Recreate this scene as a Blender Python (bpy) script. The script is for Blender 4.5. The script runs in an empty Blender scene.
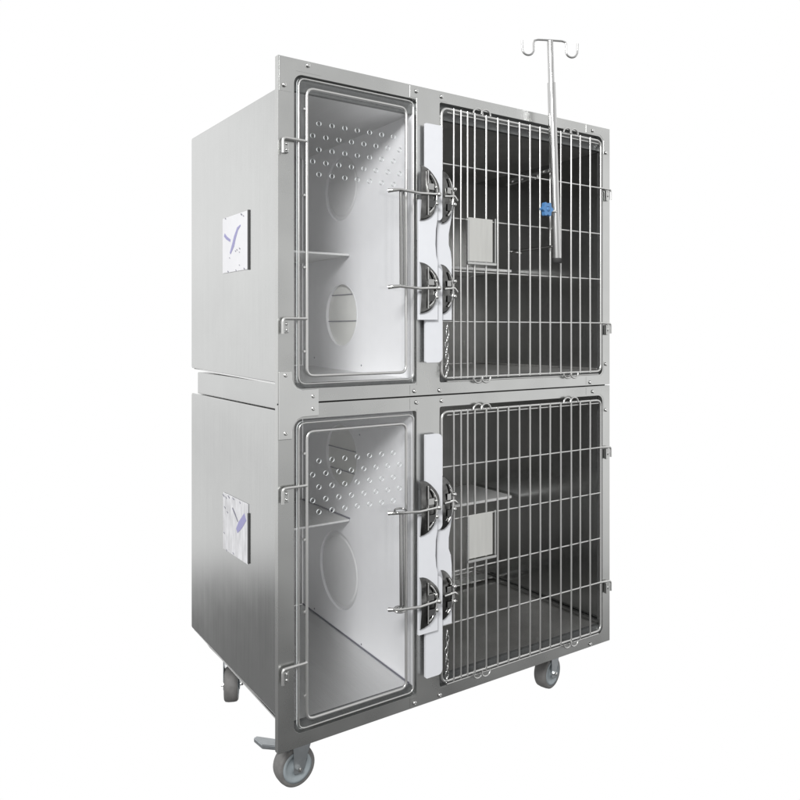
import bpy, bmesh, math, random
from mathutils import Vector, Matrix
from mathutils.geometry import tessellate_polygon
random.seed(4)
ZG = 0.142                      # height of the front plate's lower edge above the ground
scene = bpy.context.scene
COL = scene.collection

# ---------------------------------------------------------------- camera
cam = bpy.data.cameras.new('camera'); co = bpy.data.objects.new('camera', cam); COL.objects.link(co)
co.location = (-0.7814, -1.6871, 1.0409 + ZG)
co.rotation_euler = (math.pi/2, 0, -math.atan2(0.5608, 0.828))
cam.lens = 748.5/800*36; cam.sensor_width = 36; cam.shift_y = -69/800; cam.clip_end = 100
scene.camera = co

# ---------------------------------------------------------------- world: white in view; unseen studio with a darker floor, shaped for reflections
w = bpy.data.worlds.new('World'); scene.world = w; w.use_nodes = True
nt = w.node_tree; N = nt.nodes; Lk = nt.links
bg = N['Background']
def wnode(t, **k):
    n = N.new(t)
    for a, b in k.items(): setattr(n, a, b)
    return n
tc = wnode('ShaderNodeTexCoord')
nrm = wnode('ShaderNodeVectorMath', operation='NORMALIZE'); Lk.new(tc.outputs['Generated'], nrm.inputs[0])
sep = wnode('ShaderNodeSeparateXYZ'); Lk.new(nrm.outputs[0], sep.inputs[0])
def ramp(src, stops):
    r = wnode('ShaderNodeMapRange'); r.interpolation_type = 'SMOOTHSTEP'
    a, b, va, vb = stops
    r.inputs['From Min'].default_value = a; r.inputs['From Max'].default_value = b
    r.inputs['To Min'].default_value = va; r.inputs['To Max'].default_value = vb
    Lk.new(src, r.inputs['Value']); return r.outputs['Result']
def wm(op, a, b):
    m = wnode('ShaderNodeMath', operation=op)
    for i, v in enumerate((a, b)):
        if isinstance(v, (int, float)): m.inputs[i].default_value = v
        else: Lk.new(v, m.inputs[i])
    return m.outputs[0]
dot = wnode('ShaderNodeVectorMath', operation='DOT_PRODUCT'); Lk.new(nrm.outputs[0], dot.inputs[0])
dot.inputs[1].default_value = (0.5608, 0.828, 0)
screen = ramp(dot.outputs['Value'], (0.60, 0.70, 0.0, 1.0))            # plain white background, only in the camera's directions
floor = ramp(sep.outputs['Z'], (-0.335, -0.265, 0.21, 1.0))              # studio floor
behind = ramp(sep.outputs['Y'], (-0.5, 0.2, 1.0, 0.0))
side = ramp(sep.outputs['X'], (0.42, 0.66, 0.62, 1.0))  # unseen room dimmed by direction to tone the front steel's reflections
dim = wm('ADD', wm('MULTIPLY', side, behind), wm('SUBTRACT', 1.0, behind))
nz = wnode('ShaderNodeTexNoise'); nz.inputs['Scale'].default_value = 2.8; nz.inputs['Detail'].default_value = 4; Lk.new(nrm.outputs[0], nz.inputs['Vector'])
nzr = ramp(nz.outputs['Fac'], (0.3, 0.7, 0.74, 1.1))
room = wm('MULTIPLY', wm('MULTIPLY', floor, dim), nzr)
room = wm('MULTIPLY', room, 1.25)
mx = wnode('ShaderNodeMix'); mx.data_type = 'FLOAT'
Lk.new(screen, mx.inputs[0]); Lk.new(room, mx.inputs[2]); mx.inputs[3].default_value = 1.0
Lk.new(mx.outputs[0], bg.inputs['Strength']); bg.inputs['Color'].default_value = (1, 1, 1, 1)

# ---------------------------------------------------------------- lamp: one softbox in front, high
def area(name, loc, target, size, power):
    l = bpy.data.lights.new(name, 'AREA'); l.shape = 'SQUARE'; l.size = size; l.energy = power
    o = bpy.data.objects.new(name, l); COL.objects.link(o); o.location = loc
    o.rotation_euler = (Vector(target) - Vector(loc)).to_track_quat('-Z', 'Y').to_euler()
area('softbox', (-2.1, -2.5, 2.9), (0.4, 0.2, 1.1), 0.9, 168)
vs = scene.view_settings; vs.view_transform = 'Standard'; vs.look = 'None'; vs.exposure = 0; vs.gamma = 1
scene.render.engine = 'CYCLES'
scene.cycles.max_bounces = 10; scene.cycles.transparent_max_bounces = 16

# ---------------------------------------------------------------- materials
def mat(name, color, metal=0.0, rough=0.4, noise=None, bump=0.0, rvar=0.0, spec=None, cloud=None, crough=0.0):
    """noise = (scale xyz, low factor, high factor)"""
    m = bpy.data.materials.new(name); m.use_nodes = True
    t = m.node_tree; p = t.nodes['Principled BSDF']
    p.inputs['Base Color'].default_value = (*color, 1); p.inputs['Metallic'].default_value = metal
    p.inputs['Roughness'].default_value = rough
    if spec is not None: p.inputs['Specular IOR Level'].default_value = spec
    if noise:
        sc, lo, hi = noise
        c = t.nodes.new('ShaderNodeTexCoord'); mp = t.nodes.new('ShaderNodeMapping'); mp.inputs['Scale'].default_value = sc
        n = t.nodes.new('ShaderNodeTexNoise'); n.inputs['Scale'].default_value = 1.0; n.inputs['Detail'].default_value = 5
        t.links.new(c.outputs['Object'], mp.inputs[0]); t.links.new(mp.outputs[0], n.inputs['Vector'])
        r = t.nodes.new('ShaderNodeMapRange'); r.inputs['From Min'].default_value = .3; r.inputs['From Max'].default_value = .7
        r.inputs['To Min'].default_value = lo; r.inputs['To Max'].default_value = hi
        t.links.new(n.outputs['Fac'], r.inputs['Value'])
        # a second, broad cloud: handling marks, plus mottled reflections put into the front steel's colour
        n2 = t.nodes.new('ShaderNodeTexNoise'); n2.inputs['Scale'].default_value = 3.0; n2.inputs['Detail'].default_value = 3
        t.links.new(c.outputs['Object'], n2.inputs['Vector'])
        r2 = t.nodes.new('ShaderNodeMapRange'); r2.inputs['From Min'].default_value = .3; r2.inputs['From Max'].default_value = .7
        r2.inputs['To Min'].default_value = cloud or 1-(1-lo)*.6; n2.inputs['Roughness'].default_value = .65; r2.inputs['To Max'].default_value = 1.0
        t.links.new(n2.outputs['Fac'], r2.inputs['Value'])
        mu = t.nodes.new('ShaderNodeMath'); mu.operation = 'MULTIPLY'
        t.links.new(r.outputs[0], mu.inputs[0]); t.links.new(r2.outputs[0], mu.inputs[1])
        vm = t.nodes.new('ShaderNodeVectorMath'); vm.operation = 'SCALE'; vm.inputs[0].default_value = color
        t.links.new(mu.outputs[0], vm.inputs['Scale']); t.links.new(vm.outputs[0], p.inputs['Base Color'])
        if rvar:
            rr = t.nodes.new('ShaderNodeMapRange'); rr.inputs['From Min'].default_value = .3; rr.inputs['From Max'].default_value = .7
            rr.inputs['To Min'].default_value = rough - rvar; rr.inputs['To Max'].default_value = rough + rvar
            t.links.new(n.outputs['Fac'], rr.inputs['Value'])
            ra = t.nodes.new('ShaderNodeMath'); ra.operation = 'MULTIPLY_ADD'; ra.inputs[1].default_value = crough
            t.links.new(n2.outputs['Fac'], ra.inputs[0]); t.links.new(rr.outputs[0], ra.inputs[2]); t.links.new(ra.outputs[0], p.inputs['Roughness'])
        if bump:
            b = t.nodes.new('ShaderNodeBump'); b.inputs['Strength'].default_value = bump; b.inputs['Distance'].default_value = .001
            t.links.new(n.outputs['Fac'], b.inputs['Height']); t.links.new(b.outputs[0], p.inputs['Normal'])
    return m
STEEL = mat('brushed_steel', (.49, .495, .49), 1, .12, ((380, 380, 4), .955, 1.02), .02, .02, None, .90, .14)
FRONT = mat('brushed_front_steel', (.545, .55, .54), 1, .20, ((600, 600, 120), .985, 1.01), .0, .004, None, .80, .16)
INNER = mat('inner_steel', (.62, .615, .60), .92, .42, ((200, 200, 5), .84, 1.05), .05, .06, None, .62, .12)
LEFTIN = mat('brightened_inner_steel', (.82, .82, .815), 1, .42, ((200, 4, 200), .96, 1.02), .04, .05)  # same inner steel, colour raised to brighten the left compartments
ROD = mat('polished_wire', (.57, .57, .56), .9, .30)
POLE = mat('pole_steel', (.55, .55, .545), 1, .22, ((90, 90, 4), .92, 1.03))
SHELFW = mat('pale_shelf', (.88, .88, .87), 0, .35, ((60, 60, 60), .97, 1.02))
FLSHADE = mat('shade_dark_flange', (.16, .165, .165), .6, .5, ((80, 80, 80), .9, 1.05))  # flange steel darkened in colour to stand for shade inside the openings
JOIN = mat('pale_joining_steel', (.68, .685, .675), 1, .3, ((500, 500, 60), .98, 1.01), 0, .02, None, .9, .1)
HANDLE = mat('handle_steel', (.38, .38, .375), 1, .12)
CHROME = mat('chrome', (.62, .62, .61), 1, .07)
DARKCH = mat('dark_reflection_chrome', (.10, .10, .098), 1, .10, ((45, 45, 45), .6, 1.8), .5, .04)  # latch chrome, the dark room reflection put into its colour
PLASTIC = mat('white_plastic', (.63, .64, .665), 0, .45, ((40, 40, 40), .985, 1.01))
BOARD = mat('white_divider_board', (.90, .90, .92), 0, .40, ((30, 30, 30), .98, 1.01))
DISC = mat('grey_white_disc', (.79, .79, .80), 0, .4, ((30, 30, 30), .97, 1.01))
PORTAL = mat('portal_backing', (.82, .82, .79), 0, .5, ((40, 40, 40), .97, 1.01))
CARD = mat('satin_card_holder', (.50, .50, .48), .3, .55, ((90, 90, 8), .94, 1.03))
GROOVE = mat('dark_gap', (.05, .05, .05), 0, .7)
TYRE = mat('grey_rubber', (.15, .147, .143), 0, .6, ((60, 60, 60), .85, 1.1))
HUB = mat('grey_hub_plastic', (.24, .27, .285), 0, .4, ((50, 50, 50), .94, 1.05))
FORK = mat('zinc_fork', (.50, .53, .55), 1, .36, ((60, 60, 60), .9, 1.05))
BLUE = mat('blue_plastic', (.07, .20, .42), 0, .35)
FILM = mat('white_sticker', (.64, .64, .66), 0, .3, ((30, 30, 30), .97, 1.01))
FILM2 = mat('crinkled_sticker', (.68, .68, .70), 0, .3, ((40, 90, 22), .70, 1.04))
INK = mat('violet_ink', (.27, .26, .45), 0, .5)
INK2 = mat('grey_ink', (.18, .18, .22), 0, .5)
ACE = mat('acrylic_edge', (.75, .78, .78), 0, .15)
def acrylic():
    m = bpy.data.materials.new('clear_acrylic'); m.use_nodes = True
    t = m.node_tree; t.nodes.clear()
    o = t.nodes.new('ShaderNodeOutputMaterial'); mixs = t.nodes.new('ShaderNodeMixShader')
    tr = t.nodes.new('ShaderNodeBsdfTransparent'); tr.inputs['Color'].default_value = (.985, .987, .987, 1)
    gl = t.nodes.new('ShaderNodeBsdfGlossy'); gl.inputs['Roughness'].default_value = .05
    lw = t.nodes.new('ShaderNodeLayerWeight'); lw.inputs['Blend'].default_value = .5       # Schlick reflectance, the same on both faces
    pw = t.nodes.new('ShaderNodeMath'); pw.operation = 'POWER'; pw.inputs[1].default_value = 5; t.links.new(lw.outputs['Facing'], pw.inputs[0])
    fr = t.nodes.new('ShaderNodeMath'); fr.operation = 'MULTIPLY_ADD'; fr.inputs[1].default_value = .95; fr.inputs[2].default_value = .04
    t.links.new(pw.outputs[0], fr.inputs[0])
    t.links.new(fr.outputs[0], mixs.inputs[0]); t.links.new(tr.outputs[0], mixs.inputs[1]); t.links.new(gl.outputs[0], mixs.inputs[2])
    t.links.new(mixs.outputs[0], o.inputs['Surface']); return m
ACR = acrylic()

# ---------------------------------------------------------------- helpers
ORG = Vector((0, 0, 0))
def obj(name, bm, material, parent=None, smooth=False, bevel=0.0, label=None):
    me = bpy.data.meshes.new(name)
    bmesh.ops.recalc_face_normals(bm, faces=bm.faces)
    bmesh.ops.translate(bm, verts=bm.verts, vec=-ORG)
    bm.to_mesh(me); bm.free()
    for m in (material if isinstance(material, (list, tuple)) else [material]): me.materials.append(m)
    if smooth:
        for p in me.polygons: p.use_smooth = len(p.vertices) <= 4
    o = bpy.data.objects.new(name, me); COL.objects.link(o)
    if parent: o.parent = parent
    if bevel:
        b = o.modifiers.new('bevel', 'BEVEL'); b.width = bevel; b.segments = 2; b.limit_method = 'ANGLE'; b.angle_limit = math.radians(50)
    if label: o['label'] = label
    return o
def part_empty(name, parent):
    o = bpy.data.objects.new(name, None); COL.objects.link(o); o.parent = parent; o.empty_display_size = .05; return o
def thing(name, label, cat, loc, group=None):
    global ORG
    o = bpy.data.objects.new(name, None); COL.objects.link(o); o.location = (loc[0], loc[1], loc[2] + ZG)
    o.empty_display_size = .1; o['label'] = label; o['category'] = cat
    if group: o['group'] = group
    ORG = Vector(loc); return o
def B(): return bmesh.new()
def box(bm, x0, x1, y0, y1, z0, z1):
    v = [bm.verts.new(p) for p in ((x0,y0,z0),(x1,y0,z0),(x1,y1,z0),(x0,y1,z0),(x0,y0,z1),(x1,y0,z1),(x1,y1,z1),(x0,y1,z1))]
    for f in ((0,3,2,1),(4,5,6,7),(0,1,5,4),(1,2,6,5),(2,3,7,6),(3,0,4,7)): bm.faces.new([v[i] for i in f])
    return bm
def rrect(a0, a1, b0, b1, r, seg=6):
    """rounded rectangle; r a number or (bottom-left, bottom-right, top-right, top-left)"""
    if not isinstance(r, (tuple, list)): r = (r,)*4
    out = []
    for (ca, cb, ang, rr) in ((a0, b0, 180, r[0]), (a1, b0, 270, r[1]), (a1, b1, 0, r[2]), (a0, b1, 90, r[3])):
        sa = 1 if ca == a0 else -1; sb = 1 if cb == b0 else -1
        if rr <= 0: out.append((ca, cb)); continue
        for k in range(seg+1):
            t = math.radians(ang + 90*k/seg)
            out.append((ca + sa*rr + rr*math.cos(t), cb + sb*rr + rr*math.sin(t)))
    return out
def circle(a, b, r, n=32): return [(a + r*math.cos(2*math.pi*k/n), b + r*math.sin(2*math.pi*k/n)) for k in range(n)]
def slab(bm, outer, holes, d0, d1, axis='Y', wallmat=0):
    """flat sheet with holes; (a,b) plane is XZ for axis Y, YZ for axis X, XY for axis Z; spans d0..d1"""
    def P(a, b, d): return (a, d, b) if axis == 'Y' else ((d, a, b) if axis == 'X' else (a, b, d))
    loops = [outer] + list(holes)
    tri = tessellate_polygon([[Vector((a, b, 0)) for a, b in l] for l in loops])
    flat = [p for l in loops for p in l]
    v0 = [bm.verts.new(P(a, b, d0)) for a, b in flat]; v1 = [bm.verts.new(P(a, b, d1)) for a, b in flat]
    for t in tri:
        try:
            bm.faces.new([v0[i] for i in t]); bm.faces.new([v1[i] for i in reversed(t)])
        except ValueError: pass
    k = 0
    for li, l in enumerate(loops):
        n = len(l)
        for i in range(n):
            f = bm.faces.new([v0[k+i], v0[k+(i+1) % n], v1[k+(i+1) % n], v1[k+i]])
            if wallmat: f.material_index = wallmat
        k += n
    return bm
def tube(bm, pts, r, closed=False, n=8, corner=0.0, seg=5, caps=True):
    pts = [Vector(p) for p in pts]
    if corner:
        q = []; m = len(pts)
        for i, p in enumerate(pts):
            if not closed and i in (0, m-1): q.append(p); continue
            a = pts[(i-1) % m] - p; b = pts[(i+1) % m] - p
            c = min(corner, a.length*.49, b.length*.49)
            pa = p + a.normalized()*c; pb = p + b.normalized()*c
            for k in range(seg+1):
                t = k/seg; q.append(pa*(1-t)**2 + p*2*t*(1-t) + pb*t*t)
        pts = q
    m = len(pts); rings = []; prev = None
    for i in range(m):
        if closed: d = pts[(i+1) % m] - pts[(i-1) % m]
        else: d = pts[min(i+1, m-1)] - pts[max(i-1, 0)]
        d.normalize()
        if prev is None:
            up = Vector((0, 0, 1)) if abs(d.z) < .9 else Vector((0, 1, 0))
            u = (up - d*up.dot(d)).normalized()
        else: u = (prev - d*prev.dot(d)).normalized()
        prev = u; v = d.cross(u)
        rr = r[i] if isinstance(r, (list, tuple)) else r
        rings.append([bm.verts.new(pts[i] + (u*math.cos(2*math.pi*k/n) + v*math.sin(2*math.pi*k/n))*rr) for k in range(n)])
    for i in range(m if closed else m-1):
        a, b = rings[i], rings[(i+1) % m]
        for k in range(n): bm.faces.new([a[k], a[(k+1) % n], b[(k+1) % n], b[k]])
    if not closed and caps:                                     # caps on vertices of their own keep the wall's normals clean
        bm.faces.new([bm.verts.new(v.co) for v in rings[0][::-1]]); bm.faces.new([bm.verts.new(v.co) for v in rings[-1]])
    return bm
def lathe(bm, prof, origin, axis, n=32):
    """prof = (radius, distance along axis)"""
    axis = Vector(axis).normalized(); o = Vector(origin)
    up = Vector((0, 0, 1)) if abs(axis.z) < .9 else Vector((1, 0, 0))
    u = axis.cross(up).normalized(); v = axis.cross(u); rings = []
    for r, d in prof:
        if r < 1e-6: rings.append([bm.verts.new(o + axis*d)])
        else: rings.append([bm.verts.new(o + axis*d + (u*math.cos(2*math.pi*k/n) + v*math.sin(2*math.pi*k/n))*r) for k in range(n)])
    for a, b in zip(rings, rings[1:]):
        for k in range(n):
            k2 = (k+1) % n
            if len(a) == 1 and len(b) == 1: continue
            if len(a) == 1: bm.faces.new([a[0], b[k2], b[k]])
            elif len(b) == 1: bm.faces.new([a[k], a[k2], b[0]])
            else: bm.faces.new([a[k], a[k2], b[k2], b[k]])
    return bm
def screw_bm(x, z, y=-.003, r=.0058):
    return lathe(B(), [(0, .0026), (r*.25, .0022), (r*.3, .0028), (r*.75, .0022), (r, .0006), (r, -.001)], (x, y, z), (0, -1, 0), 16)
def strip(bm, pts, widths, x, t=.0006):
    """a painted stroke on the side panel, seen from -X: pts (y,z)"""
    L, Rr = [], []
    for i, (a, b) in enumerate(pts):
        p0 = pts[max(i-1, 0)]; p1 = pts[min(i+1, len(pts)-1)]
        dx, dy = p1[0]-p0[0], p1[1]-p0[1]; l = math.hypot(dx, dy) or 1
        nx, ny = -dy/l*widths[i]/2, dx/l*widths[i]/2
        L.append((a+nx, b+ny)); Rr.append((a-nx, b-ny))
    slab(bm, L + Rr[::-1], [], x - t, x, 'X')

# ---------------------------------------------------------------- one cage module (dz = 0 for the upper, -0.86 for the lower)
W = 1.212
BARS = [.542, .5684, .5928, .6197, .6635, .7083, .7509, .7953, .8394, .8823, .9261, .9731, 1.0203, 1.0619, 1.1092]
def module(label, dz, side_top, side_bot, lower):
    root = thing('pet_cage', label, 'cage', (.606, .35, .8625 + dz if not lower else .07), None)
    z = lambda v: v + dz
    # --- front frame, one plate with two openings
    openL = rrect(.0435, .4155, z(.8965), z(1.681), (.022, .006, .006, .024))
    openR = rrect(.4965, 1.1765, z(.8955), z(1.687), (.006, .02, .022, .006))
    fr = obj('front_frame', slab(B(), [(0, z(.8625)), (W, z(.8625)), (W, z(1.7185)), (0, z(1.7185))], [openL, openR], 0, .017), FRONT, root, bevel=.0022)
    # centre stile plate with tabs, lying on the frame
    s = B()
    slab(s, [(.394, z(.8655)), (.523, z(.8655)), (.523, z(.892)), (.4955, z(.8925)), (.4955, z(1.69)), (.523, z(1.6905)), (.523, z(1.7155)), (.394, z(1.7155)), (.394, z(1.685)), (.4165, z(1.685)), (.4165, z(.892)), (.394, z(.892))], [], -.0007, -.0001)
    obj('centre_stile', s, FRONT, root)
    # corner plates
    corners = [[(.003, z(1.6326)), (.036, z(1.6326)), (.036, z(1.676)), (.048, z(1.6885)), (.12, z(1.6885)), (.12, z(1.7155)), (.003, z(1.7155))]] if not lower else []
    if not lower:
        corners += [[(W-.003, z(1.6317)), (W-.003, z(1.7155)), (1.0966, z(1.7155)), (1.0966, z(1.692)), (1.165, z(1.692)), (1.182, z(1.676)), (1.182, z(1.6317))],
                    [(W-.003, z(.8655)), (W-.003, z(.94)), (1.182, z(.94)), (1.182, z(.905)), (1.165, z(.891)), (1.0966, z(.891)), (1.0966, z(.8655))]]
    else:
        corners += [[(W-.003, z(1.6317)), (W-.003, z(1.7155)), (1.0966, z(1.7155)), (1.0966, z(1.692)), (1.165, z(1.692)), (1.182, z(1.676)), (1.182, z(1.6317))]]
    for c in corners: obj('corner_plate', slab(B(), c, [], -.0005, -.0001), FRONT, root)
    scr = [(.4157, 1.7035), (.503, 1.7036), (.409, .8754), (.496, .8735)]
    scr += [(1.1282, 1.7012), (1.1918, 1.6369), (1.1157, .872)]
    if not lower: scr += [(.082, 1.7081), (.0161, 1.6474), (1.1918, .930)]
    for sx, sz in scr: obj('screw', screw_bm(sx, z(sz)), CHROME, root, True)
    # --- body sheets
    (tf, tr_), (bf, br) = side_top, side_bot
    zt, zb = tf - .002, bf + .002
    fz0 = .909 + dz if not lower else .0655
    obj('bounce_sheet', box(B(), .0243, .0250, .031, .688, fz0+.01, zt-.01), LEFTIN, root)  # unseen sheet added to bounce light onto the divider
    for nm, x0, x1 in (('side_panel', .018, .024), ('side_panel', 1.192, 1.198)):
        if x0 > 1: bf = br = fz0 - .02
        obj(nm, slab(B(), [(.0175, bf), (.6915, br+.0), (.6965, br+.005), (.6965, tr_-.005), (.6915, tr_), (.0175, tf)], [], x0, x1, 'X'), STEEL, root, bevel=.0018)
    fz = .909 + dz if not lower else .0555
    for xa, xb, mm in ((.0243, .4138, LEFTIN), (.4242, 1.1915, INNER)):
        lft = xa < .3
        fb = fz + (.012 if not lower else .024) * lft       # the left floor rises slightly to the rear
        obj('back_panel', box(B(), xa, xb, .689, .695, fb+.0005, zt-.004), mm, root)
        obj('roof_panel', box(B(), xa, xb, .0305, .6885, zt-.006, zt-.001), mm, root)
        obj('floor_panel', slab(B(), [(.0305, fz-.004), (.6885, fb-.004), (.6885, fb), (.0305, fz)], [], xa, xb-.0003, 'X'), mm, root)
        # folded flanges that close the body against the front frame
        obj('folded_flange', box(B(), xa, xb, .0172, .030, fz-.03, fz+.0004), FLSHADE, root)
        obj('folded_flange', box(B(), xa, xb, .0172, .030, zt-.0062, z(1.70)), FLSHADE, root)
    for xa, xb in ((.0245, .030), (1.184, 1.1915)): obj('folded_flange', box(B(), xa, xb, .0172, .029, fz+.001, zt-.007), FLSHADE, root)
    fb_left = fz + (.012 if not lower else .024)
    # cove lip along the right wall and back of the floor
    obj('floor_lip', box(B(), 1.1845, 1.1915, .031, .688, fz+.0002, fz+.007), INNER, root, bevel=.002)
    # --- divider wall with two portals
    ph = [(.417, z(1.5)), (.417, z(1.092))] if not lower else [(.417, z(1.5)), (.434, z(1.126))]
    open_ = [False, True] if not lower else [True, False]
    DR = .1255 if lower else .104; q = DR - .1255
    holes = [circle(a, b, .103 if op else DR, 48) for (a, b), op in zip(ph, open_)]
    dv = obj('divider_wall', slab(B(), [(.0178, fz-.012), (.688, fz+(.006 if lower else -.004)), (.688, zt-.0015), (.0178, zt-.0015)], holes, .414, .424, 'X'), BOARD, root)
    for (a, b), op in zip(ph, open_):
        if op:
            pc = obj('portal_backing', lathe(B(), [(0, 0), (.116, .0), (.116, .006), (0, .006)], (.4243, a, b), (1, 0, 0), 48), PORTAL, dv)  # pale backing added so the open portal reads light grey inside
            for dzz in ((.066, -.019) if not lower else (.02, -.05)):
                obj('groove', box(B(), .4215, .4244, a-math.sqrt(.103**2-dzz**2)+.002, a+math.sqrt(.103**2-dzz**2)-.002, b+dzz-.0012, b+dzz+.0012), INK2, dv)
            obj('portal_ring', slab(B(), circle(a, b, .1028), [circle(a, b, .0995)], .4135, .4236, 'X'), BOARD, dv)
        else:
            obj('portal_disc', lathe(B(), [(0, .004), (.106+q, .004), (.112+q, .0065), (.1195+q, .0065), (.1245+q, .0085), (.1252+q, .0095), (0, .0095)], (.4145, a, b), (1, 0, 0), 64), DISC, dv)
    for (a, b) in ((.05, 1.62), (.05, .955), (.29, .935), (.60, .95), (.30, 1.58)):
        obj('rivet', lathe(B(), [(0, .0012), (.0022, .001), (.003, 0)], (.4138, a, z(b)), (-1, 0, 0), 12), INK2, dv)
    # --- shelves at the back of each compartment
    sl, sr = (1.284, 1.274) if not lower else (.447, .413)
    obj('shelf', slab(B(), rrect(.025, .4132, .358, .6885, (.002, .006, .002, .002)), [], sl-.006, sl, 'Z'), INNER2, root, bevel=.001)
    obj('shelf', slab(B(), rrect(.4255, 1.1755, .438, .6885, (.002, .006, .002, .002)), [], sr-.009, sr, 'Z'), INNER2 if not lower else SHELFW, root, bevel=.001)
    if lower:
        obj('joint_bead', tube(B(), [(.4133, .032, fz+.0015), (.4133, .686, fb_left+.0015)], .0022, False, 6), INK2, root, True)  # thin dark bead along the floor and divider joint
        obj('joint_bead', tube(B(), [(.4133, .359, sl+.0015), (.4133, .686, sl+.0015)], .0028, False, 6), INK2, root, True)
    # --- clear door on the left
    hl = []
    for r_, zz in enumerate((1.567, 1.534, 1.501, 1.469, 1.438)):
        x0, n = ((.1135, 7), (.0957, 8))[r_ % 2]
        hl += [circle(x0 + .0378*k, z(zz) + (.004 if lower else 0), .0062, 12) for k in range(n)]
    cd = obj('clear_door', slab(B(), rrect(.0515, .4085, z(.9055), z(1.6745), .017), hl, -.001, .0035, 'Y', 1), [ACR, ACE], root)
    x0, x1, z0, z1 = .0755, .3775, z(.9285), z(1.6485)
    obj('wire_frame', tube(B(), [(x0, -.006, z0), (x1, -.006, z0), (x1, -.006, z1), (x0, -.006, z1)], .0038, True, 10, .02, 6), ROD, cd, True)
    e0, e1, f0, f1 = .0545, .4035, z(.9085), z(1.671)
    obj('edge_wire', tube(B(), [(e0, -.0035, f0), (e1, -.0035, f0), (e1, -.0035, f1), (e0, -.0035, f1)], .0021, True, 8, .02, 6), ROD, cd, True)
    for zz in (1.515, 1.072):
        h = B(); tube(h, [(.0755, -.0075, z(zz)), (.008, -.0105, z(zz)), (.008, -.0105, z(zz-.038))], .0038, False, 10, .009, 5)
        hb = obj('hinge', h, ROD, cd, True)
        obj('hinge_bracket', box(B(), .0125, .0255, -.0085, -.0001, z(zz-.036), z(zz-.009)), FRONT, hb, bevel=.0015)
        for q in (-.014, -.029): lathe_bm = lathe(B(), [(0, .003), (.003, .002), (.0036, 0)], (.019, -.0086, z(zz+q)), (0, -1, 0), 12); obj('rivet', lathe_bm, CHROME, hb, True)
    for zz in (1.595, 1.38, 1.20, .99):
        obj('clip', box(B(), .066, .0722, -.009, -.0012, z(zz-.003), z(zz+.003)), ROD, cd, bevel=.001)
    # latch rods reaching over the stile, with twin-rod pull handle
    for zz in (1.417, 1.160):
        l = B()
        tube(l, [(.312, -.017, z(zz-.002)), (.335, -.040, z(zz)), (.395, -.044, z(zz-.004)), (.458, -.043, z(zz-.0005))], [.0062, .0042, .004, .004], False, 10)
        lathe(l, [(0, .012), (.0055, .010), (.007, .004), (.007, -.004), (.004, -.008)], (.460, -.040, z(zz-.001)), (0, -1, 0), 16)
        lathe(l, [(0, .010), (.005, .008), (.006, .003), (.006, -.004)], (.456, -.036, z(zz-.026)), (0, -1, 0), 16)
        lathe(l, [(0, .010), (.004, .008), (.005, .003), (.005, -.004)], (.452, -.038, z(zz+.018)), (0, -1, 0), 16)
        obj('latch', l, CHROME, cd, True)
    h = B()
    hx = .3465
    tube(h, [(hx-.006, -.034, z(1.419)), (hx-.006, -.036, z(1.160))], .0042, False, 8)
    tube(h, [(hx+.0085, -.026, z(1.417)), (hx+.0085, -.028, z(1.162))], .003, False, 8)
    if lower:
        ring = [(hx-.008 + .017*math.cos(t), -.033 + .011*math.sin(t), z(1.158 + .004*math.sin(t))) for t in [2*math.pi*k/16 for k in range(16)]]
        tube(h, ring, .0028, True, 8)
        ring = [(hx-.006 + .017*math.cos(t), -.033 + .011*math.sin(t), z(1.421 + .004*math.sin(t))) for t in [2*math.pi*k/16 for k in range(16)]]
        tube(h, ring, .0028, True, 8)
    obj('pull_handle', h, HANDLE, cd, True)
    # --- barred door on the right
    gx0, gx1, gz0, gz1 = .5015, 1.1645, z(.9075), z(1.6715)
    gd = obj('barred_door', tube(B(), [(gx0, -.002, gz0), (gx1, -.002, gz0), (gx1, -.002, gz1), (gx0, -.002, gz1)], .0040, True, 10, .022, 6), ROD, root, True)
    for i, bx in enumerate(BARS):
        b = B(); off = random.uniform(-.0012, .0012)
        tube(b, [(bx, -.0062, gz0-.003), (bx+off, -.0062, (gz0+gz1)/2), (bx, -.0062, gz1+.003)], .0030 if i not in (0, 1, 2) else .0027, False, 8)
        obj('vertical_bar', b, ROD, gd, True)
    for zz in (1.515, 1.3635, 1.2125, 1.0675):
        xe = 1.192 if zz in (1.515, 1.0675) else gx1
        obj('cross_bar', tube(B(), [(gx0, -.0008, z(zz)), (xe, -.0008 if xe < 1.17 else -.004, z(zz))], .0027, False, 8), ROD, gd, True)
    obj('frame_wire', tube(B(), [(gx0+.02, -.0008, gz0-.010), (gx1-.01, -.0008, gz0-.010)], .0024, False, 8), ROD, gd, True)
    obj('frame_wire', tube(B(), [(gx0+.02, -.0008, gz1-.010), (gx1-.01, -.0008, gz1-.010)], .0024, False, 8), ROD, gd, True)
    for cx in (.629, 1.0):
        for s_, cz in ((1, gz1+.001), (-1, gz0-.001)):
            h = B()
            for ox in (0, .0275):
                tube(h, [(cx + ox + .0175*math.cos(t), -.010 + (-.003 if ox else 0), cz + s_*.016*math.sin(t)) for t in [math.pi*k/10 for k in range(11)]], .0028, False, 8)
            obj('hook_loop', h, ROD, gd, True)
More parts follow.
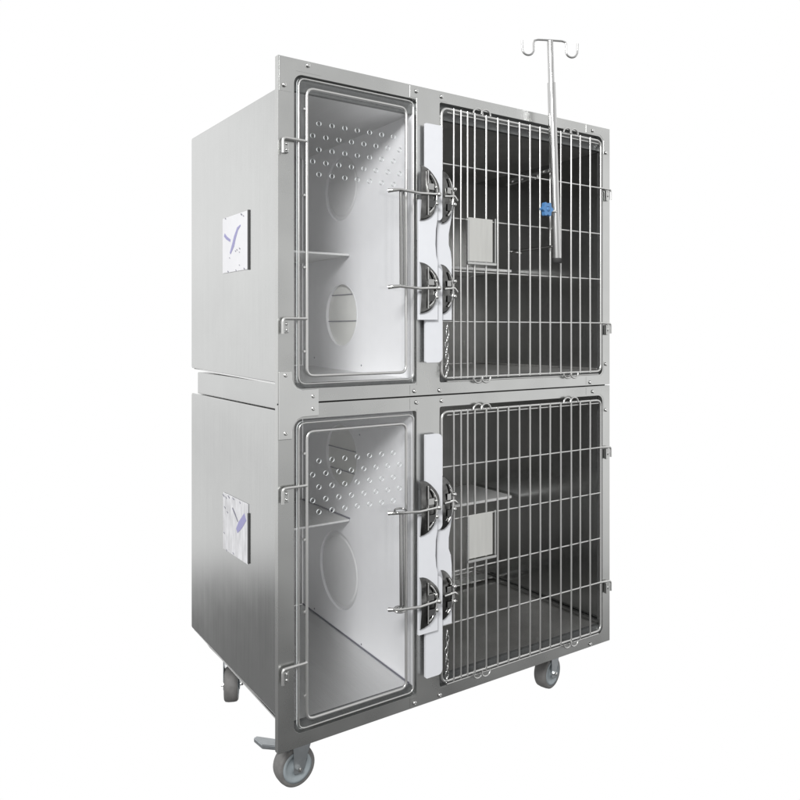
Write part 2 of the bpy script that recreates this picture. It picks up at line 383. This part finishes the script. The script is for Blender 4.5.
    for zz in (1.515, 1.0675):
        h = B(); tube(h, [(1.160, -.005, z(zz)), (1.207, -.009, z(zz-.002)), (1.207, -.009, z(zz-.035))], .0033, False, 10, .008, 5)
        hb = obj('hinge', h, ROD, gd, True)
        k = B(); box(k, 1.181, 1.186, -.012, -.0021, z(zz-.040), z(zz-.007)); box(k, 1.186, 1.2, -.0048, -.0021, z(zz-.040), z(zz-.007))
        obj('hinge_bracket', k, FRONT, hb, bevel=.001)
        obj('rivet', lathe(B(), [(0, .006), (.005, .0045), (.0065, 0)], (1.192, -.005, z(zz-.022)), (0, -1, 0), 12), CHROME, hb, True)
    # card holder hooked on the bars
    cz0, cz1 = z(1.243), z(1.369)
    ch = obj('card_holder', box(B(), .5905, .6835, -.0118, -.0098, cz0, cz1), CARD, gd, bevel=.0006)
    k = B(); box(k, .585, .5903, -.016, -.0095, cz0-.002, cz1-.002); box(k, .6895, .6935, -.016, -.0095, cz0-.002, cz1+.003); box(k, .585, .6935, -.018, -.0095, cz0-.010, cz0-.0025)
    obj('holder_rail', k, FRONT, ch, bevel=.0008)
    # --- latch plates and slide strips of white plastic on the stile
    P = [(.404, z(1.071)), (.4685, z(1.0715)), (.4685, z(1.232)), (.4635, z(1.25)), (.4605, z(1.28)), (.462, z(1.32)), (.4675, z(1.35)), (.4675, z(1.40)), (.404, z(1.40))]
    obj('latch_plate', slab(B(), P, [], -.0290, -.0200), PLASTIC, root, bevel=.0012)
    P = [(.480, z(1.072)), (.5325, z(1.072)), (.5325, z(1.235)), (.529, z(1.265)), (.5215, z(1.285)), (.5215, z(1.315)), (.529, z(1.35)), (.536, z(1.385)), (.536, z(1.40)), (.480, z(1.40))]
    obj('latch_plate', slab(B(), P, [], -.0095, -.0024), PLASTIC, root, bevel=.0012)
    for x0_, rx, ybase in ((.4045, .066, -.0291), (.492, .0445, -.0096)):
        for zc, rz in ((1.418, .076), (1.1585, .0705)):
            cup = B(); nu, nv = 14, 16; rows = []
            for i in range(nu+1):
                ph_ = math.pi/2*i/nu
                row = []
                for j in range(nv+1):
                    th = -math.pi/2 + math.pi*j/nv
                    wob = 1 + .05*math.sin(5*th) * math.sin(ph_)
                    row.append(cup.verts.new((x0_ + rx*math.sin(ph_)*math.cos(th)*wob, ybase - .011*math.cos(ph_)**.6 - .0018*math.sin(4.1*ph_ + 3*th)*math.sin(ph_) if i < nu else ybase, z(zc) + rz*math.sin(ph_)*math.sin(th))))
                rows.append(row)
            for i in range(nu):
                for j in range(nv): cup.faces.new([rows[i][j], rows[i][j+1], rows[i+1][j+1], rows[i+1][j]])
            bmesh.ops.remove_doubles(cup, verts=cup.verts, dist=1e-6)
            cp = obj('latch_cup', cup, DARKCH, root, True)
            g = B()                                            # spring catch that wraps the cup, with a short lever
            pts = [(x0_ + rx*.78*math.cos(t), ybase - .0125, z(zc) + rz*.80*math.sin(t)) for t in [math.radians(a) for a in range(-62, 66, 8)]]
            tube(g, pts, .0027, False, 8)
            obj('spring_catch', g, CHROME, cp, True)
            obj('catch_lever', box(B(), x0_+rx*.30, x0_+rx*.62, ybase-.0150, ybase-.0118, z(zc)+rz*.10, z(zc)+rz*.34), HANDLE, cp, bevel=.0012)
            obj('catch_lever', box(B(), x0_+rx*.34, x0_+rx*.70, ybase-.0150, ybase-.0118, z(zc)-rz*.52, z(zc)-rz*.26), GROOVE, cp, bevel=.0012)
            if x0_ > .45:
                l = B()
                lathe(l, [(0, .012), (.005, .010), (.0065, .003), (.0065, -.004)], (.530, -.020, z(zc+.022)), (0, -1, 0), 16)
                lathe(l, [(0, .012), (.005, .010), (.0065, .003), (.0065, -.004)], (.531, -.018, z(zc-.020)), (0, -1, 0), 16)
                tube(l, [(.497, -.021, z(zc)), (.532, -.022, z(zc+.004)), (.548, -.014, z(zc-.006))], .0038, False, 8)
                obj('latch', l, CHROME, cp, True)
            else:
                obj('latch_edge', box(B(), .4245, .4275, -.0435, -.0395, z(zc-rz*.8), z(zc+rz*.8)), ROD, cp, bevel=.0008)
    rt = (.004, .014, .004 if not lower else .016, .002)
    obj('slide_strip', slab(B(), rrect(.4345, .4915, z(1.349 - (.002 if lower else 0)), z(1.6145), rt), [], -.0195, -.0105), PLASTIC, root, bevel=.0015)
    obj('slide_strip', slab(B(), rrect(.4345, .4915, z(.9535 if not lower else .942), z(1.2185), (.004, .014, .018, .004)), [], -.0195, -.0105), PLASTIC, root, bevel=.0015)
    for zz in (1.59, 1.24 - .26): obj('spacer', lathe(B(), [(.005, 0), (.005, .0085)], (.463, -.0106, z(zz)), (0, 1, 0), 12), CHROME, root, True)
    obj('spacer', lathe(B(), [(.005, 0), (.005, .0172)], (.418, -.0199, z(1.29)), (0, 1, 0), 12), CHROME, root, True)
    # --- chain hanging beside the lower strip
    c = B(); zc = z(1.068)
    for k in range(9):
        zc -= .0165; ln = []
        for t in [2*math.pi*q/14 for q in range(14)]:
            a = .0048*math.cos(t); b_ = .0095*math.sin(t)
            ln.append((.5075 + .002*math.sin(k*1.3) + (a if k % 2 else a*.3), -.019 + (0 if k % 2 else a*.9), zc + b_))
        tube(c, ln, .0016, True, 6)
    obj('chain', c, CHROME, root, True)
    return root
INNER2 = mat('shelf_steel', (.84, .84, .83), .3, .42, ((200, 4, 200), .93, 1.03), .05, .05)

up = module('upper stainless steel cage with an infusion pole hooked on its barred door', 0, (1.652, 1.6625), (.9095, .9215), False)
# joining plate at the left ends of both frames, spacer rail between the boxes
g = [(.0008, .773), (.0355, .773), (.0365, .795), (.041, .8085), (.050, .8195), (.064, .8255), (.11, .8265), (.11, .8945), (.064, .8935), (.050, .898), (.041, .9085), (.0365, .922), (.0355, .9405), (.0008, .9405)]
jp = obj('joining_plate', slab(B(), g, [], -.0042, -.0003), JOIN, up, bevel=.0012)
for sx, sz in ((.0188, .9359-.004), (.0188, .7884), (.095, .8769), (.095, .8451)):
    obj('screw', screw_bm(sx, sz, -.0045, .0052), CHROME, jp, True)
obj('gap_shade_strip', box(B(), .006, 1.208, .0173, .0178, .846, .874), GROOVE, up)  # dark strip added behind the seam so the gap reads shaded
obj('spacer_rail', box(B(), .030, 1.186, .018, .672, .8405, .9085), STEEL, up, bevel=.002)
sp = obj('name_plate', box(B(), .0155, .0178, .2265, .414, 1.2085, 1.3685), FILM, up, bevel=.0008)
k = B(); box(k, .0145, .0178, .2200, .226, 1.207, 1.3695); obj('plate_channel', k, GROOVE, sp)
k = B(); strip(k, [(.398, 1.3195), (.380, 1.309), (.352, 1.2985)], [.010, .009, .007], .0154)
strip(k, [(.277, 1.334), (.298, 1.326), (.318, 1.304), (.330, 1.285), (.353, 1.262)], [.004, .010, .014, .016, .007], .0154)
obj('emblem', k, INK, sp)
for (a, b, s_) in ((.313, 1.2655, .005), (.303, 1.268, .005), (.283, 1.270, .006), (.285, 1.26, .004), (.358, 1.250, .004), (.285, 1.224, .004), (.39, 1.366, .006), (.27, 1.363, .008), (.256, 1.357, .005), (.37, 1.2115, .006), (.31, 1.2115, .005), (.25, 1.212, .006)):
    k = B(); strip(k, [(a-s_/2*1.3, b-s_*.3), (a+s_/2*1.3, b+s_*.3)], [s_*.55, s_*.4], .0154); obj('ink_mark', k, INK2, sp)

lo = module('lower stainless steel cage standing on the wheeled base', -.86, (.840, .8405), (.069, .083), True)
sp = obj('name_plate', box(B(), .0155, .0178, .2265, .410, .4065, .571), FILM2, lo, bevel=.0008)
k = B(); box(k, .0145, .0178, .2200, .226, .4105, .5465); obj('plate_channel', k, GROOVE, sp)
k = B(); strip(k, [(.243, .533), (.265, .514), (.283, .500), (.303, .482)], [.022, .024, .024, .014], .0154); obj('emblem', k, INK, sp)
k = B(); strip(k, [(.336, .5395), (.318, .527), (.296, .509)], [.005, .007, .004], .0154); obj('emblem', k, INK2, sp)
for (a, b, s_) in ((.405, .563, .010), (.385, .560, .008), (.365, .566, .01), (.33, .567, .008), (.28, .565, .006), (.395, .53, .008), (.40, .455, .006), (.33, .4125, .007), (.38, .409, .006), (.375, .52, .007)):
    k = B(); strip(k, [(a-s_/2*1.3, b-s_*.3), (a+s_/2*1.3, b+s_*.2)], [s_*.4, s_*.25], .0154); obj('ink_mark', k, INK2, sp)

# ---------------------------------------------------------------- wheeled base
ORG = Vector((0, 0, 0))
base = thing('wheeled_base', 'low steel base on four grey casters under the lower cage', 'wheeled base', (.606, .35, -.142))
k = B(); box(k, .030, .055, .018, .612, .060, .0685); box(k, 1.16, 1.185, .018, .612, .060, .0685)
k2 = slab(B(), [(.0178, .0515), (.612, .0515), (.612, .078), (.58, .0695), (.0178, .0685)], [], .027, .031, 'X'); 
obj('base_rail', slab(B(), [(.0178, .060), (.55, .066), (.612, .074), (.612, .079), (.0178, .0685)], [], .026, .034, 'X'), STEEL, base); k2.free()
obj('base_rail', box(B(), 1.176, 1.188, .018, .612, .060, .0692), STEEL, base)
obj('cross_rail', box(B(), .0345, 1.1755, .03, .11, .044, .0505), STEEL, base)
obj('cross_rail', box(B(), .0345, 1.1755, .55, .605, .068, .0725), STEEL, base)
k.free()
def caster(x, y, yaw, brake=False):
    M = Matrix.Translation((x, y, -.142)) @ Matrix.Rotation(yaw, 4, 'Z')
    cst = part_empty('caster', base)
    def put(name, bm, m, smooth=False, bev=0):
        bm.transform(M); return obj(name, bm, m, cst, smooth, bev)
    r, hw = .053, .0215
    wc = (0, 0, r)
    put('tyre', lathe(B(), [(.040, -hw+.001), (.047, -hw), (.0515, -hw+.004), (r, -.008), (r, .008), (.0515, hw-.004), (.047, hw), (.040, hw-.001), (.040, -hw+.001)], wc, (0, 1, 0), 48), TYRE, True)
    put('hub', lathe(B(), [(0, -hw-.001), (.012, -hw-.001), (.014, -hw+.003), (.030, -hw+.003), (.033, -hw-.0005), (.0405, -hw-.0005), (.0405, hw+.0005), (.033, hw+.0005), (.030, hw-.003), (.014, hw-.003), (.012, hw+.001), (0, hw+.001)], wc, (0, 1, 0), 48), HUB, True, 0)
    f = B()
    top = .186
    for s in (-1, 1):
        slab(f, [(-.012, r-.014), (.010, r-.016), (.018, r), (.036, .105), (.046, .165), (-.014, .165), (-.014, .12)], [], s*(hw+.0030) - .0017, s*(hw+.0030)+.0017)
    box(f, -.014, .046, -hw-.0047, hw+.0047, .1652, .170)
    put('fork', f, FORK, False, .0015)
    put('swivel_head', lathe(B(), [(0, .1702), (.026, .1702), (.028, .176), (.028, .190), (0, .190)], (.016, 0, 0), (0, 0, 1), 32), FORK, True)
    ax = B(); lathe(ax, [(0, .011), (.006, .010), (.0065, .0045), (.0065, 0)], (0, -hw-.0048, r), (0, -1, 0), 6); put('axle_bolt', ax, CHROME); ax = B(); lathe(ax, [(0, .008), (.006, .007), (.0065, 0)], (0, hw+.0048, r), (0, 1, 0), 6)
    put('axle_bolt', ax, CHROME)
    if brake:
        p = slab(B(), [(-.020, -.020), (-.020, .022), (-.094, .026), (-.106, .014), (-.100, -.024)], [], .099, .110, 'Z')
        for v in p.verts: v.co.z += (-.02 - v.co.x)*.42
        put('brake_pedal', p, FORK, False, .002)
caster(.086, .088, 0, True)
caster(1.020, .10, math.radians(14))
caster(.117, .60, math.radians(64))
caster(1.10, .58, math.radians(35))

# ---------------------------------------------------------------- infusion pole
pl = thing('infusion_pole', 'tall thin steel infusion pole with two hooks on top and a blue star knob', 'infusion pole', (.912, -.05, 1.253))
def axis_pt(z): t = (z - 1.253)/(1.93 - 1.253); return Vector((.912 - .031*t, -.05, z))
obj('pole', tube(B(), [axis_pt(1.60), axis_pt(1.927)], .0095, False, 20), POLE, pl, True)
obj('sleeve', tube(B(), [axis_pt(1.253), axis_pt(1.80)], .0126, False, 24), POLE, pl, True)
obj('end_cap', lathe(B(), [(.0135, .012), (.0135, -.003), (0, -.003)], axis_pt(1.253), (0, 0, 1), 24), GROOVE, pl, True)
hk = B(); BD = Vector((.903, -.430, 0))                    # the hook bar is turned a little out of the cage's plane
def hook(s):
    c0 = Vector((.881, -.05, 0)); q = lambda a, z: c0 + BD*(s*a) + Vector((0, 0, z))
    pts = [q(0, 1.9295), q(.038, 1.929), q(.049, 1.926), q(.052, 1.917)]
    for k_ in range(1, 12):
        t = math.pi*k_/12
        pts.append(q(.0695 - .0185*math.cos(t), 1.899 - .0185*math.sin(t)))
    pts.append(q(.088, 1.904)); pts.append(q(.0885, 1.924)); return pts
tube(hk, hook(-1), .0032, False, 10); tube(hk, hook(1), .0032, False, 10)
obj('hook_bar', hk, POLE, pl, True)
c = axis_pt(1.535)
k = B(); box(k, c.x-.010, c.x+.008, c.y+.0128, .150, 1.531, 1.539); obj('clamp_arm', k, FRONT, pl, bevel=.001)
k = B()
for y_ in (.02, .05, .09, .135): lathe(k, [(0, .012), (.006, .012), (.006, 0)], (c.x-.002, y_, 1.5308), (0, 0, -1), 6)
tube(k, [(c.x-.012, .02, 1.521), (c.x-.012, .15, 1.521)], .004, False, 8)
obj('clamp_bolts', k, CHROME, pl)
c = axis_pt(1.303)
k = B(); tube(k, [(c.x, -.04, 1.303), (c.x, .16, 1.303)], .0042, False, 10); tube(k, [(c.x-.012, .152, 1.303), (c.x+.04, .152, 1.300)], .0035, False, 8)
obj('support_arm', k, CHROME, pl, True)
c = axis_pt(1.406)
k = B(); tube(k, [(c.x-.004, -.058, 1.406), (.845, -.060, 1.406)], .0035, False, 10); obj('knob_stem', k, CHROME, pl, True)
k = B(); pts = []
for q in range(48):
    t = 2*math.pi*q/48; rr = .0195 + .0032*math.cos(6*t); pts.append((.8435 + rr*math.cos(t), 1.406 + rr*math.sin(t)))
slab(k, pts, [circle(.8435, 1.406, .007, 16)], -.080, -.066); obj('star_knob', k, BLUE, pl, bevel=.003)
obj('knob_cap', lathe(B(), [(0, .003), (.0055, .002), (.0068, 0), (.0068, -.010)], (.8435, -.0795, 1.406), (0, -1, 0), 20), BLUE, pl, True)
